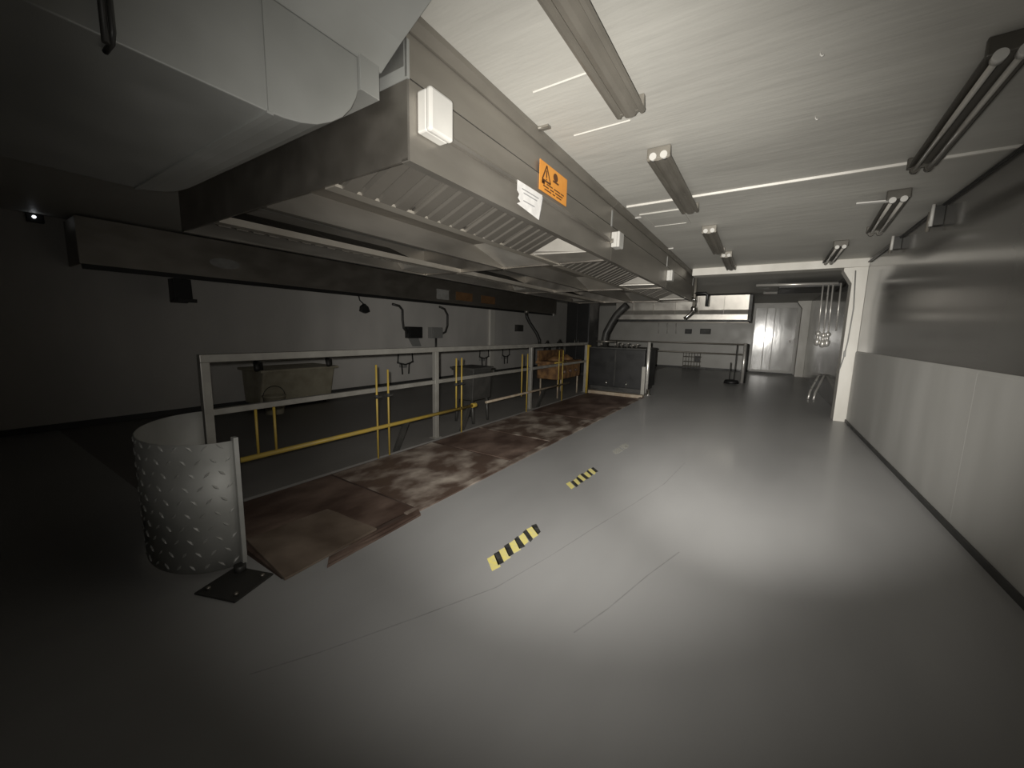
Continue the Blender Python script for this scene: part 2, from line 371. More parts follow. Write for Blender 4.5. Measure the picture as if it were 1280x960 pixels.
# ------------------------------------------------------------------ main extractor hood, three sections
HL = 2.63
def make_hood(y0, label):
    y1 = y0 + HL
    t = thing('extractor_hood', label, 'hood', (-2.65, y0, 2.1), 'island hood sections')
    # front and back skins
    for s, x in ((1, -1.35), (-1, -3.95)):
        d = .012 * s
        bm = B(); prism(bm, [(x, 2.12), (x, 2.442), (x - d, 2.442), (x - d, 2.135), (x - .05 * s, 2.135), (x - .05 * s, 2.12)], 'y', y0 + .003, y1 - .003); obj('front_panel' if s > 0 else 'back_panel', bm, 'steel', t)
        bm = B(); prism(bm, [(x - .012 * s, 2.458), (x - .012 * s, 2.628), (x - .024 * s, 2.628), (x - .024 * s, 2.458)], 'y', y0 + .003, y1 - .003); obj('upper_panel', bm, 'steel', t)
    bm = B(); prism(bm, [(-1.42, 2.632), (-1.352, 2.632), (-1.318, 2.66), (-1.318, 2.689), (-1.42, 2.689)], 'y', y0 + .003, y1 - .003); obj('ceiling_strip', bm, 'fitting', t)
    bm = B(); box(bm, -3.92, -1.38, y0 + .003, y1 - .003, 2.50, 2.60); obj('top', bm, 'steel_dull', t)
    for y in (y0 + .003, y1 - .015):
        bm = B(); box(bm, -3.938, -1.362, y, y + .012, 2.125, 2.446); obj('end_panel', bm, 'steel_dull', t)
        bm = B(); box(bm, -3.94, -1.358, y, y + .012, 2.449, 2.60); obj('collar_panel', bm, 'duct', t)
    # gutters
    for x in (-1.96, -3.34):
        bm = B(); prism(bm, ribbon([(x - .055, 2.165), (x - .045, 2.118), (x + .045, 2.118), (x + .055, 2.165)], .008), 'y', y0 + .016, y1 - .016); obj('grease_gutter', bm, 'gutter', t)
        bm = B(); box(bm, x - .012, x + .012, y0 + .016, y1 - .016, 2.126, 2.14); obj('gutter_lip', bm, 'gutter', t)
    # raised middle, its divider and the partition plates
    bm = B(); box(bm, -2.64, -2.02, y0 + .016, y1 - .016, 2.285, 2.30); obj('centre_sheet', bm, 'steel_dull', t)
    bm = B(); box(bm, -2.02, -2.005, y0 + .016, y1 - .016, 2.166, 2.30); obj('gutter_wall', bm, 'steel_dull', t)
    bm = B(); prism(bm, [(-2.66, 2.118), (-2.62, 2.118), (-2.62, 2.3), (-2.66, 2.3)], 'y', y0 + .016, y1 - .016); obj('centre_divider', bm, 'steel', t)
    bm = B(); box(bm, -3.285, -2.67, y0 + .016, y1 - .016, 2.40, 2.412); obj('centre_sheet', bm, 'steel_dull', t)
    bm = B(); slab(bm, [(-2.62, y1 - .62, 2.29), (-2.03, y1 - .62, 2.29), (-2.03, y1 - .03, 2.14), (-2.62, y1 - .03, 2.14)], .004); obj('partition_plate', bm, 'steel_bright', t)
    # baffle filters
    nf = 4; fl_ = 1.98 / nf
    for side in (1, -1):
        xa, za = (-1.915, 2.15) if side > 0 else (-3.385, 2.15)
        xb, zb = (-1.405, 2.36) if side > 0 else (-3.895, 2.36)
        u = Vector((xb - xa, 0, zb - za)); un = u.normalized(); nn = Vector((un.z, 0, -un.x)) * (1 if side > 0 else -1)
        if nn.z > 0: nn = -nn
        for k in range(nf):
            ya = y0 + .03 + k * fl_; yb = ya + fl_ - .01
            bm = B()
            a = Vector((xa, 0, za)); b = Vector((xb, 0, zb))
            def bar(p, q, yy0, yy1, h):
                vs = [bm.verts.new((pp.x, yy, pp.z)) for pp in (p, q, q + nn * h, p + nn * h) for yy in (yy0, yy1)]
                for f in ((0, 2, 3, 1), (2, 4, 5, 3), (4, 6, 7, 5), (6, 0, 1, 7), (0, 6, 4, 2), (1, 3, 5, 7)): bm.faces.new([vs[i] for i in f])
            bar(a, b, ya, yb, -.008)
            bar(a, a + un * .035, ya, yb, .022); bar(b - un * .035, b, ya, yb, .022)
            bar(a, b, ya, ya + .012, .022); bar(a, b, yb - .012, yb, .022)
            ns = 4; st = (fl_ - .034) / ns
            for j in range(ns):
                bar(a, b, ya + .018 + j * st, ya + .018 + j * st + st * .70, .042)
            obj('baffle_filter', bm, 'baffle', t)
        # blank sheet closing the end of the section
        yq = y0 + .03 + nf * fl_
        xs = (-1.40, -1.915) if side > 0 else (-3.90, -3.385)
        bm = B(); slab(bm, [(xs[0], yq + .18, 2.14), (xs[1], yq + .05, 2.135), (xs[1], y1 - .02, 2.135), (xs[0], y1 - .02, 2.14)], .006)
        slab(bm, [(xs[0], yq, 2.36), (xs[1], yq, 2.15), (xs[1], yq + .05, 2.135), (xs[0], yq + .18, 2.14)], .006)
        obj('blank_sheet', bm, 'steel_bright', t)
    return t
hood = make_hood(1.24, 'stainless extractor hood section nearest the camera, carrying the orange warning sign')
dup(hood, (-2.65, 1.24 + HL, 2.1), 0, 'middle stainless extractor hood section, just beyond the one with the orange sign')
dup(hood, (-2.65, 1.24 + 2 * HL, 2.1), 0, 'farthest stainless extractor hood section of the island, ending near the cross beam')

# things fixed to the hood
FX = -1.348
def white_box(y0, y1, z0, z1, label):
    t = thing('junction_box', label, 'junction box', (FX + .04, (y0 + y1) / 2, z0), 'white boxes on the hood face')
    bm = B(); box(bm, FX, FX + .055, y0, y1, z0, z1); obj('housing', bm, 'white', t, .008)
    bm = B(); box(bm, FX + .052, FX + .085, y0 - .003, y1 + .003, z0 - .003, z1 + .003); obj('cover', bm, 'white', t, .012)
    bm = B(); tube(bm, [(FX + .02, y1 - .002, z0 + .05), (FX + .02, y1 + .035, z0 + .04)], .014); obj('cable_gland', bm, 'greybox', t)
    return t
white_box(1.285, 1.425, 2.245, 2.415, 'large white junction box at the near corner of the hood')
white_box(3.84, 3.98, 2.245, 2.39, 'white junction box on the hood at the joint after the first section')
white_box(6.46, 6.60, 2.235, 2.39, 'white junction box on the hood at the farther section joint')
tk = thing('cable_trunking', 'steel cable trunking strip running along the hood face from the white box', 'trunking', (FX, 3.0, 2.28))
bm = B(); prism(bm, [(FX, 2.285), (FX + .022, 2.285), (FX + .026, 2.30), (FX + .018, 2.312), (FX, 2.314)], 'y', 1.47, 3.80); obj('duct_body', bm, 'steel', tk)
bm = B(); box(bm, FX, FX + .03, 3.805, 3.825, 2.28, 2.318); obj('end_cap', bm, 'steel_dull', tk)
# orange warning sign
sg = thing('warning_sign', 'orange warning sign with black triangle and lines of print on the hood', 'sign', (FX, 2.58, 2.34))
SX = FX + .001
bm = B(); box(bm, SX, SX + .003, 2.37, 2.79, 2.345, 2.535); obj('sign_board', bm, 'orange', sg)
SX += .0036
bm = B()
def strip(bm, y0, z0, y1, z1, wd):
    a = Vector((SX, y0, z0)); b = Vector((SX, y1, z1)); d = (b - a).normalized(); n = Vector((0, -d.z, d.y)) * wd / 2
    slab(bm, [a - n, b - n, b + n, a + n], .001)
for a, b in (((2.405, 2.42), (2.525, 2.42)), ((2.525, 2.42), (2.465, 2.52)), ((2.465, 2.52), (2.405, 2.42))): strip(bm, a[0], a[1], b[0], b[1], .013)
strip(bm, 2.465, 2.445, 2.465, 2.49, .014); strip(bm, 2.465, 2.43, 2.465, 2.438, .014)
obj('warning_triangle', bm, 'ink', sg)
bm = B(); slab(bm, [(SX, 2.60 + .035 * math.cos(a), 2.487 + .028 * math.sin(a)) for a in [2 * PI * k / 14 for k in range(14)]], .001)
strip(bm, 2.56, 2.455, 2.65, 2.455, .012); obj('hazard_symbol', bm, 'ink', sg)
bm = B()
for z, segs in ((2.405, ((2.40, 2.44), (2.47, 2.56), (2.58, 2.68), (2.69, 2.74))), (2.385, ((2.42, 2.5), (2.52, 2.58), (2.6, 2.72))), (2.366, ((2.44, 2.54), (2.56, 2.6), (2.62, 2.70)))):
    for y0, y1 in segs: strip(bm, y0, z, y1, z, .008)
strip(bm, 2.40, 2.405, 2.44, 2.405, .024)
obj('print_lines', bm, 'ink', sg)
SX = FX + .001
# torn white label
lb = thing('paper_label', 'torn white paper label on the hood, left of and below the orange sign', 'label', (FX, 2.2, 2.14))
bm = B(); slab(bm, [(FX + .028, 2.06, 2.30), (FX + .028, 2.06, 2.24), (FX + .028, 2.085, 2.225), (FX + .028, 2.07, 2.2), (FX + .028, 2.10, 2.185), (FX + .028, 2.06, 2.165), (FX + .028, 2.33, 2.135), (FX + .028, 2.36, 2.21), (FX + .028, 2.37, 2.30)], .001); obj('sheet', bm, 'paper', lb)
SX = FX + .0295; bm = B()
for z, y0, y1 in ((2.265, 2.11, 2.32), (2.245, 2.13, 2.30), (2.20, 2.13, 2.27)): strip(bm, y0, z, y1, z, .007)
obj('print_lines', bm, 'greyink', lb)
SX = FX + .03; bm = B(); strip(bm, 2.33, 2.135, 2.375, 2.29, .006); obj('crease', bm, 'greyink', lb)
# clamps tying the hood to the ceiling
for y, lab in ((2.28, 'small hook bracket between hood top and ceiling, above the paper label'), (4.5, 'small pale bracket between hood top and ceiling beside the hatch'), (6.3, 'small pale bracket between hood top and ceiling, farthest along the hood')):
    bm = B(); tube(bm, [(-1.42, y, 2.60), (-1.39, y, 2.66), (-1.33, y + .01, 2.682), (-1.26, y + .03, 2.684)], .010, 8); box(bm, -1.31, -1.25, y + .01, y + .05, 2.676, H)
    tag(obj('ceiling_bracket', bm, 'fitting' if y < 3 else 'white'), lab, 'bracket', 'hood ceiling brackets')

# ------------------------------------------------------------------ big duct coming into the hood
d = thing('exhaust_duct', 'large grey sheet metal exhaust duct overhead, bending up into the hood end', 'duct', (-2.2, .2, 2.13))
prof = [(-2.9, .0), (.74, .0), (.80, .004), (.86, .015), (.92, .035), (.98, .07), (1.03, .11), (1.07, .16), (1.095, .21), (1.105, .245)]
bm = B(); prism(bm, [(y, 2.13 + z) for y, z in prof] + [(1.105, 2.498), (-2.9, 2.498)], 'x', -2.95, -1.5); obj('duct_body', bm, 'duct', d, .004)
bm = B(); box(bm, -2.97, -1.485, 1.105, 1.20, 2.375, 2.51); obj('flange', bm, 'duct', d, .002)
bm = B(); prism(bm, [(-1.5, 2.50), (-1.37, 2.575), (-1.15, 2.688), (-3.1, 2.688), (-2.95, 2.50)], 'y', -2.9, 1.225); obj('flared_top', bm, 'duct', d, .003)
bm = B(); box(bm, -1.5, -1.492, .74, .752, 2.13, 2.498); box(bm, -2.95, -1.494, .735, .757, 2.122, 2.131); obj('seam', bm, 'duct', d)
bm = B()
for y in (.35, .55, .62): box(bm, -1.49, -1.478, y, y + .13, 2.502, 2.508)
obj('joint_tape', bm, 'dark', d)
bm = B(); tube(bm, [(-1.485, .345, 2.11), (-1.485, .345, 2.46)], .008)
tube(bm, [(-1.56, .36, 2.123), (-1.50, .36, 2.122), (-1.482, .36, 2.145), (-1.482, .36, 2.455)], .007)
tag(obj('duct_hanger', bm, 'dark'), 'dark hanger rod clamping the lower edge of the big duct', 'hanger')

# ------------------------------------------------------------------ ceiling battens
def make_batten(x, y, label, mat, cover=False):
    L = 1.40; zt = H
    t = thing('fluorescent_batten', label, 'ceiling light', (x, y, 2.6), 'twin tube ceiling battens')
    bm = B(); prism(bm, [(x - .04, H), (x - .07, 2.64), (x - .078, 2.615), (x - .07, 2.612), (x, 2.635), (x + .07, 2.612), (x + .078, 2.615), (x + .07, 2.64), (x + .04, H)], 'y', y - L / 2 + .03, y + L / 2 - .03); obj('reflector', bm, mat, t)
    if cover:
        bm = B(); prism(bm, [(x - .08, 2.618), (x - .074, 2.604), (x - .058, 2.600), (x - .05, 2.612), (x - .036, 2.612), (x - .024, 2.598), (x, 2.594), (x + .024, 2.598), (x + .036, 2.612), (x + .05, 2.612), (x + .058, 2.600), (x + .074, 2.604), (x + .08, 2.618)], 'y', y - L / 2 + .001, y + L / 2 - .001); obj('cover', bm, mat, t)
    for s in (-1, 1):
        if not cover: bm = B(); tube(bm, [(x + s * .036, y - L / 2 + .03, 2.603), (x + s * .036, y + L / 2 - .03, 2.603)], .0135, 12); obj('tube', bm, 'tube', t)
        bm = B(); box(bm, x - .078, x + .078, y + s * (L / 2 - .03) - (.03 if s < 0 else 0), y + s * (L / 2 - .03) + (.03 if s > 0 else 0), 2.61, H - .002); obj('end_cap', bm, mat, t, .006)
    for s in (-1, 1):
        for u in (-1, 1):
            if cover and u > 0: continue
            ye = y + u * (L / 2 - .015)
            bm = B(); tube(bm, [(x + s * .036, ye - .022, 2.627 if cover else 2.603), (x + s * .036, ye + .02, 2.627 if cover else 2.603)], .024, 14); obj('lamp_holder', bm, 'white' if u < 0 else mat, t)
    return t
bat = make_batten(-.735, 1.60, 'ceiling batten nearest the camera, beside the hood with the orange sign', 'fitting', True)
lb_ = ['second ceiling batten in the row beside the hood, two pale lamp caps facing the camera',
       'third ceiling batten in the row beside the hood, beyond the ceiling hatch',
       'last ceiling batten in the row beside the hood, touching the cross beam']
for (x, y, rz), l in zip(((-.725, 3.63, 0), (-.66, 5.93, .01), (-.60, 7.62, .01)), lb_): dup(bat, (x, y, 2.6), rz, l)
bat2 = make_batten(.80, 3.32, 'ceiling batten with two pale tubes near the right wall, nearest the camera', 'fitting_dark')
bat2.rotation_euler.z = -.045
dup(bat2, (.92, 5.45, 2.6), -.07, 'second ceiling batten near the right wall, its cover hanging beside it')
dup(bat2, (.765, 7.5, 2.6), -.02, 'last ceiling batten near the right wall, just before the white column')
bm = B(); slab(bm, [(.60, 4.80, 2.62), (.84, 4.78, 2.605), (.84, 4.83, 2.603), (.60, 4.85, 2.618)], .012)
tag(obj('loose_tube', bm, 'white'), 'short pale strip sticking out sideways from the second right-hand batten', 'strip')

for x, y, lab in ((.10, 2.38, 'tiny pale screw hook in the ceiling, nearer of two'), (.14, 3.02, 'tiny pale screw hook in the ceiling, farther of two')):
    bm = B(); tube(bm, [(x, y, H), (x, y, H - .010), (x + .007, y, H - .018), (x + .014, y, H - .014)], .0035, 8)
    tag(obj('ceiling_hook', bm, 'white'), lab, 'hook', 'screw hooks in the ceiling')
# ------------------------------------------------------------------ right wall fittings
bm = B(); tube(bm, [(1.30, 8.38, 2.62), (1.302, 7.4, 2.63), (1.302, 6.0, 2.66), (1.302, 3.0, 2.66), (1.302, -1.0, 2.66)], .012)
tag(obj('wall_cable', bm, 'black'), 'thin dark cable running along the top of the right wall', 'cable')
for y, h, lab in ((6.75, .17, 'small box with a pale strip high on the right wall, nearer the column'), (5.4, .2, 'dark bracketed box high on the right wall, beside the second batten')):
    t = thing('wall_spotlight', lab, 'wall light', (1.29, y, 2.5), 'boxes high on the right wall')
    bm = B(); box(bm, 1.24, XR, y - .05, y + .05, 2.68 - h, 2.66); obj('bracket', bm, 'dark', t, .006)
    bm = B(); tube(bm, [(1.225, y - .09, 2.66), (1.225, y - .08, 2.665 - h)], .014); obj('lamp_bar', bm, 'white', t)
    bm = B(); tube(bm, [(1.255, y + .10, 2.64), (1.255, y + .13, 2.66 - h)], .016); obj('lamp_bar', bm, 'fitting', t)
bm = B(); tube(bm, [(1.16, 8.428, 2.5), (1.20, 8.43, 1.9), (1.185, 8.43, 1.35), (1.16, 8.43, 1.08), (1.128, 8.43, .88)], .009, 8)
cc = obj('column_cable', bm, 'greybox'); tag(cc, 'grey cable with an inline switch hanging down the near white column', 'cable')
bm = B(); box(bm, 1.15, 1.18, 8.405, 8.432, 1.10, 1.20); obj('switch', bm, 'greybox', cc, .006)

# chrome pipes beyond the column
cp = thing('chrome_pipe_drop', 'chrome pipes crossing under the far ceiling with four drops and shiny valves', 'pipework', (.6, 10.6, 1.3))
bm = B(); tube(bm, [(-.24, 10.5, 2.55), (1.20, 10.5, 2.53)], .03); obj('cross_pipe', bm, 'polished', cp)
bm = B(); tube(bm, [(-.10, 12.4, 2.55), (1.24, 12.4, 2.54)], .03); obj('cross_pipe', bm, 'polished', cp)
bm = B(); box(bm, .2, 1.28, 10.7, 12.2, 2.50, 2.56); obj('cable_tray', bm, 'dark', cp)
for x, y, z in ((.98, 10.55, 1.50), (1.07, 10.52, 1.46), (1.14, 10.5, 1.48), (1.26, 10.45, 1.55)):
    bm = B(); tube(bm, [(x - .02, y, 2.53), (x, y, z)], .015, 10); dp = obj('drop_pipe', bm, 'polished', cp)
    if x < 1.2:
        bm = B(); lathe(bm, [(.02, z - .26), (.05, z - .23), (.055, z - .14), (.03, z - .11), (.03, z - .05), (.05, z - .03), (.05, z + .03), (.02, z + .05)], x, y, 16); obj('valve', bm, 'polished', dp)
bm = B()
for k in (0, .09):
    tube(bm, [(1.0 + k, 11.1 - k, .0), (1.03 + k, 11.2 - k, .16), (1.20 + k, 11.75 - k, .50), (1.26 + k * .4, 11.8 - k, .53)], .022, 10)
tag(obj('bent_handrail', bm, 'polished'), 'pair of bent chrome tubes leaning by the wall beyond the column', 'rail')

# ------------------------------------------------------------------ hazard tape on the floor
def tape(x, y, L, wd, rz, n, label, worn=False):
    t = thing('hazard_tape', label, 'tape', (x, y, 0), 'hazard tape pieces')
    R_ = Matrix.Rotation(rz, 3, 'Z'); st = L / n
    for k in range(n):
        y0 = -L / 2 + k * st; sk = st * .35
        for part_, a, b, m in (('yellow_block', y0, y0 + st * .58, 'tapeworn' if worn else 'tapeyellow'), ('black_block', y0 + st * .58, y0 + st, 'tapeblack')):
            if worn and part_ == 'black_block' : m = 'tapeworn'
            if worn and k % 2 and part_ == 'black_block': continue
            j = [random.uniform(-.010, .010) for _ in range(4)]
            q = [(-wd / 2 + j[0], a + sk), (wd / 2 + j[1], a - sk), (wd / 2 + j[2], b - sk), (-wd / 2 + j[3], b + sk)]
            bm = B(); slab(bm, [tuple((R_ @ Vector((u, v, 0))) + Vector((x, y, .0004))) for u, v in q], .0012); obj(part_, bm, m, t)
tape(-1.245, 2.03, .56, .10, math.radians(-2), 5, 'largest yellow and black hazard tape on the floor, nearest the camera')
tape(-1.35, 3.42, .58, .10, math.radians(-3), 5, 'second yellow and black hazard tape on the floor, beyond the nearest one')
tape(-1.34, 4.62, .5, .09, math.radians(-3), 4, 'third hazard tape worn down to faint pale marks', True)

# ------------------------------------------------------------------ far end: bollards, black range, far hood and rail
t = thing('end_post', 'chrome end post at the far corner of the pit in front of the black range', 'post', (-2.2, 9.22, 0))
bm = B(); tube(bm, [(-2.2, 9.26, 0), (-2.2, 9.26, 1.22)], .036, 16); obj('pole', bm, 'polished', t)
bm = B(); box(bm, -2.27, -2.19, 9.02, 9.08, .0, .66); obj('lower_post', bm, 'rail', t, .004)
bm = B(); lathe(bm, [(.08, 0), (.08, .02), (.045, .05), (.04, .14)], -2.12, 9.12, 16); obj('foot', bm, 'chrome', t)
k = thing('black_range', 'black cooking range beyond the pit with a ring burner and bent flue', 'range', (-2.85, 9.9, 0))
bm = B(); box(bm, -3.68, -2.30, 9.35, 10.5, .08, 1.02); obj('body', bm, 'black', k, .012)
bm = B(); box(bm, -3.64, -2.34, 9.40, 10.45, 0, .08); obj('plinth', bm, 'dark', k)
bm = B(); box(bm, -3.70, -2.28, 9.32, 10.52, 1.02, 1.06); obj('hob_top', bm, 'dark', k, .005)
bm = B(); tube(bm, arc(-3.36, 9.62, 1.20, .23, 0, 2 * PI, 30, 'xy'), .018, 8, False); obj('ring', bm, 'steel', k)
for a in (0.4, 2.5, 4.6):
    bm = B(); tube(bm, [(-3.36 + .23 * math.cos(a), 9.62 + .23 * math.sin(a), 1.06), (-3.36 + .23 * math.cos(a), 9.62 + .23 * math.sin(a), 1.2)], .012, 8); obj('ring_leg', bm, 'steel_dull', k)
bm = B(); tube(bm, [(-3.45, 9.75, 1.06), (-3.45, 9.75, 1.25), (-3.42, 9.75, 1.42), (-3.30, 9.75, 1.66), (-3.18, 9.75, 1.86), (-3.05, 9.75, 2.0), (-2.92, 9.75, 2.12)], .085, 18); obj('flue', bm, 'dark', k)
for x, z in ((-3.02, .12), (-2.92, .09), (-2.78, .11), (-2.66, .07), (-2.55, .09)):
    bm = B(); tube(bm, [(x, 9.5, 1.06), (x, 9.5, 1.06 + z), (x + .05, 9.5, 1.06 + z)], .017, 8); obj('tap', bm, 'steel', k)
for x in (-3.2, -2.7):
    bm = B(); tube(bm, [(x, 9.33, .1), (x, 9.33, .24)], .016, 8); obj('foot_pipe', bm, 'chrome', k)
bm = B(); box(bm, -3.02, -2.995, 9.342, 9.352, .12, 1.0); obj('door_seam', bm, 'dark', k)
c = thing('dark_opening_block', 'tall dark block standing in for the dark opening at the far left behind the range', 'cabinet', (-5.1, 12.2, 0))  # black block added to stand for a dark opening
bm = B(); box(bm, -5.55, -4.75, 11.9, 12.7, .1, 2.42); obj('body', bm, 'black', c, .01)
bm = B(); box(bm, -5.50, -4.80, 11.95, 12.65, 0, .1); obj('plinth', bm, 'dark', c)
for x0, x1 in ((-5.53, -5.16), (-5.14, -4.77)):
    bm = B(); box(bm, x0, x1, 11.88, 11.9, .14, 2.38); dd = obj('door', bm, 'black', c, .004)
    bm = B(); xh = x1 - .05 if x0 < -5.3 else x0 + .05
    tube(bm, [(xh, 11.86, 1.0), (xh, 11.86, 1.2)], .01, 8); obj('handle', bm, 'steel_dull', dd)

fh = thing('far_hood', 'bright stainless extractor hood across the room below the far ceiling', 'hood', (-2.5, 14.5, 1.83))
bm = B(); slab(bm, [(-4.5, 13.78, 2.20), (-.45, 13.78, 2.20), (-.45, 13.70, 2.64), (-4.5, 13.70, 2.64)], -.012); obj('front_panel', bm, 'steel_bright', fh)
bm = B(); prism(bm, [(13.66, 1.90), (13.70, 1.90), (13.80, 2.19), (13.76, 2.205), (13.745, 2.20), (13.665, 2.06)], 'x', -4.5, -.45); obj('lower_panel', bm, 'steel_bright', fh)
bm = B(); box(bm, -4.52, -.43, 13.64, 13.72, 1.83, 1.90); obj('bottom_rim', bm, 'dark', fh, .004)
bm = B(); box(bm, -4.5, -.45, 13.82, 15.6, 2.30, 2.60); obj('canopy', bm, 'dark', fh)
bm = B(); box(bm, -.448, -.36, 13.72, 15.6, 1.86, 2.64); obj('side_panel', bm, 'dark', fh, .004)
bm = B(); box(bm, -4.5, -.45, 15.58, 15.66, 1.86, 2.64); obj('back_panel', bm, 'steel_dull', fh)
for x in (-3.9, -3.2, -2.5, -1.8, -1.1):
    bm = B(); box(bm, x - .004, x + .004, 13.675, 13.70, 1.91, 2.6); obj('panel_joint', bm, 'steel_dull', fh)
fr = thing('far_railing', 'pale steel railing across the room below the far hood', 'railing', (-2.4, 13.7, 0))
for nm, z in (('top_rail', 1.16), ('mid_rail', .86)):
    bm = B(); tube(bm, [(-4.7, 13.45, z), (-.44, 13.45, z)], .022, 10); obj(nm, bm, 'fitting', fr)
bm = B(); tube(bm, [(-.42, 13.45, 0), (-.42, 13.45, 1.2)], .045, 16); obj('post', bm, 'polished', fr)
bm = B(); tube(bm, [(-.36, 13.55, 0), (-.36, 13.55, 1.18)], .03, 10); obj('post', bm, 'dark', fr)
bm = B(); tube(bm, [(-4.7, 13.45, 0), (-4.7, 13.45, 1.18)], .035, 12); obj('post', bm, 'rail', fr)
bs = thing('base_stand', 'round dark base with two thin upright rods beside the far chrome post', 'stand', (-.68, 13.2, 0))
bm = B(); lathe(bm, [(.20, 0), (.20, .04), (.17, .10), (.05, .12)], -.68, 13.2, 24); obj('base', bm, 'black', bs)
for x, z in ((-.74, .62), (-.62, 1.15)):
    bm = B(); tube(bm, [(x, 13.2, .1), (x, 13.2, z)], .012, 8); obj('rod', bm, 'dark', bs)

# dark pipe and chrome tap hanging at the end of the island hood
pv = thing('hanging_gas_tap', 'dark drop pipe with chrome tap hanging at the far end of the island hood', 'tap', (-1.3, 9.35, 1.75))
bm = B(); tube(bm, [(-1.33, 9.3, 2.66), (-1.33, 9.3, 1.95)], .03, 12); obj('drop_pipe', bm, 'fitting', pv)
bm = B(); tube(bm, [(-1.34, 9.3, 2.30), (-1.12, 9.3, 2.30), (-1.08, 9.3, 2.26), (-1.08, 9.3, 2.02)], .03, 12); obj('branch_pipe', bm, 'black', pv)
bm = B(); tube(bm, [(-1.33, 9.3, 1.98), (-1.36, 9.27, 1.88), (-1.44, 9.25, 1.80), (-1.50, 9.25, 1.76)], .03, 12); lathe(bm, [(.03, 1.9), (.055, 1.93), (.055, 2.0), (.03, 2.03)], -1.33, 9.3, 14); obj('tap_body', bm, 'chrome', pv)
bm = B(); tube(bm, [(-1.30, 9.25, 2.12), (-1.36, 9.25, 2.22)], .022, 10); obj('lever', bm, 'chrome', pv)

# far wall fittings
for x, lab in ((-3.92, 'thin pale rod hanging on the far wall, left of three'), (-3.56, 'thin pale rod hanging on the far wall, middle of three'), (-3.2, 'thin pale rod hanging on the far wall, right of three')):
    bm = B(); tube(bm, [(x, 17.92, 1.9), (x + .02, 17.92, 1.45)], .022, 8); tube(bm, [(x, 17.92, 1.88), (x, 17.99, 1.88)], .012, 8)
    tag(obj('hanging_rod', bm, 'white'), lab, 'rod', 'pale rods on the far wall')
def socket(name, label, x0, x1, y0, y1, z0, z1, mat, face):
    t = thing(name, label, 'socket box', ((x0 + x1) / 2, (y0 + y1) / 2, z0))
    bm = B(); box(bm, x0, x1, y0, y1, z0, z1); obj('box', bm, mat, t, .01)
    bm = B()
    if face == 'y': box(bm, x0 + .03, x1 - .03, y0 - .02, y0 + .002, z0 + .03, z1 - .03)
    else: box(bm, x1 - .002, x1 + .02, y0 + .04, y1 - .04, z0 + .04, z1 - .04)
    obj('cover', bm, mat, t, .006)
    return t
socket('wall_socket', 'small black socket box on the far wall right of the pale rods', -2.82, -2.56, 17.88, 18, 1.46, 1.66, 'black', 'y')
socket('control_panel', 'dark oblong control panel on the far wall near the door', -2.24, -1.84, 17.90, 18, 1.46, 1.68, 'dark', 'y')
wb = thing('wire_basket', 'wire basket standing at the foot of the far wall', 'basket', (-2.4, 17.7, .05))
bm = B()
for z in (.12, .3, .5, .68):
    for a, b in (((-2.75, 17.55), (-2.1, 17.55)), ((-2.1, 17.55), (-2.1, 17.9)), ((-2.1, 17.9), (-2.75, 17.9)), ((-2.75, 17.9), (-2.75, 17.55))): tube(bm, [(*a, z), (*b, z)], .012, 6)
for i in range(7):
    tube(bm, [(-2.75 + i * .108, 17.55, .0), (-2.75 + i * .108, 17.55, .70)], .012, 6)
obj('wire_frame', bm, 'fitting', wb)
bm = B(); box(bm, -2.34, -2.12, 17.6, 17.85, .32, .54); obj('dark_box', bm, 'black', wb)

# ------------------------------------------------------------------ rear hood and fittings on the left wall
rh = thing('rear_hood', 'long dark stainless hood along the left wall behind the railing', 'hood', (-7.3, 7.4, 2.08))
bm = B(); prism(bm, [(-7.0, 2.10), (-7.0, 2.655), (-7.02, 2.655), (-7.02, 2.12), (-7.08, 2.12), (-7.08, 2.10)], 'y', 1.18, 14.0); obj('front_panel', bm, 'steel_dull', rh)
bm = B(); prism(bm, [(-7.02, 2.04), (-6.995, 2.04), (-6.995, 2.10), (-7.06, 2.10)], 'y', 1.2, 13.7); obj('bottom_rim', bm, 'black', rh)
bm = B(); box(bm, -7.59, -7.03, 1.18, 1.2, 2.1, 2.65); obj('end_panel', bm, 'steel_dull', rh)
bm = B(); box(bm, -7.59, -7.03, 13.98, 14.0, 2.1, 2.65); obj('end_panel', bm, 'steel_dull', rh)
bm = B(); box(bm, -7.59, -7.03, 1.21, 13.97, 2.55, 2.65); obj('canopy', bm, 'steel_dull', rh)
bm = B(); tube(bm, [(-6.98, 13.7, 2.07), (-6.98, 13.78, 2.07)], .05, 12); obj('end_cap', bm, 'white', rh)
def flat(name, label, cat, y0, y1, z0, z1, mat, group=None, rnd=False):
    bm = B()
    if rnd:
        slab(bm, [(-6.999, (y0 + y1) / 2 + (y1 - y0) / 2 * math.cos(a), (z0 + z1) / 2 + (z1 - z0) / 2 * math.sin(a)) for a in [2 * PI * q / 20 for q in range(20)]], .004)
    else: slab(bm, [(-6.999, y0, z0), (-6.999, y1, z0), (-6.999, y1, z1), (-6.999, y0, z1)], .004)
    return tag(obj(name, bm, mat), label, cat, group)
flat('rear_label', 'small white label on the rear hood, left of the two orange ones', 'label', 7.27, 7.72, 2.17, 2.42, 'label_dirty')
flat('rear_warning_sign', 'left orange sign on the dark rear hood', 'sign', 8.0, 8.7, 2.2, 2.42, 'orange_dirty', 'orange signs on the rear hood')
flat('rear_warning_sign', 'right orange sign on the dark rear hood', 'sign', 9.1, 9.8, 2.2, 2.42, 'orange_dirty', 'orange signs on the rear hood')
flat('oval_label', 'pale oval label near the left end of the dark rear hood', 'label', 2.5, 2.9, 2.25, 2.40, 'label_dirty', None, True)
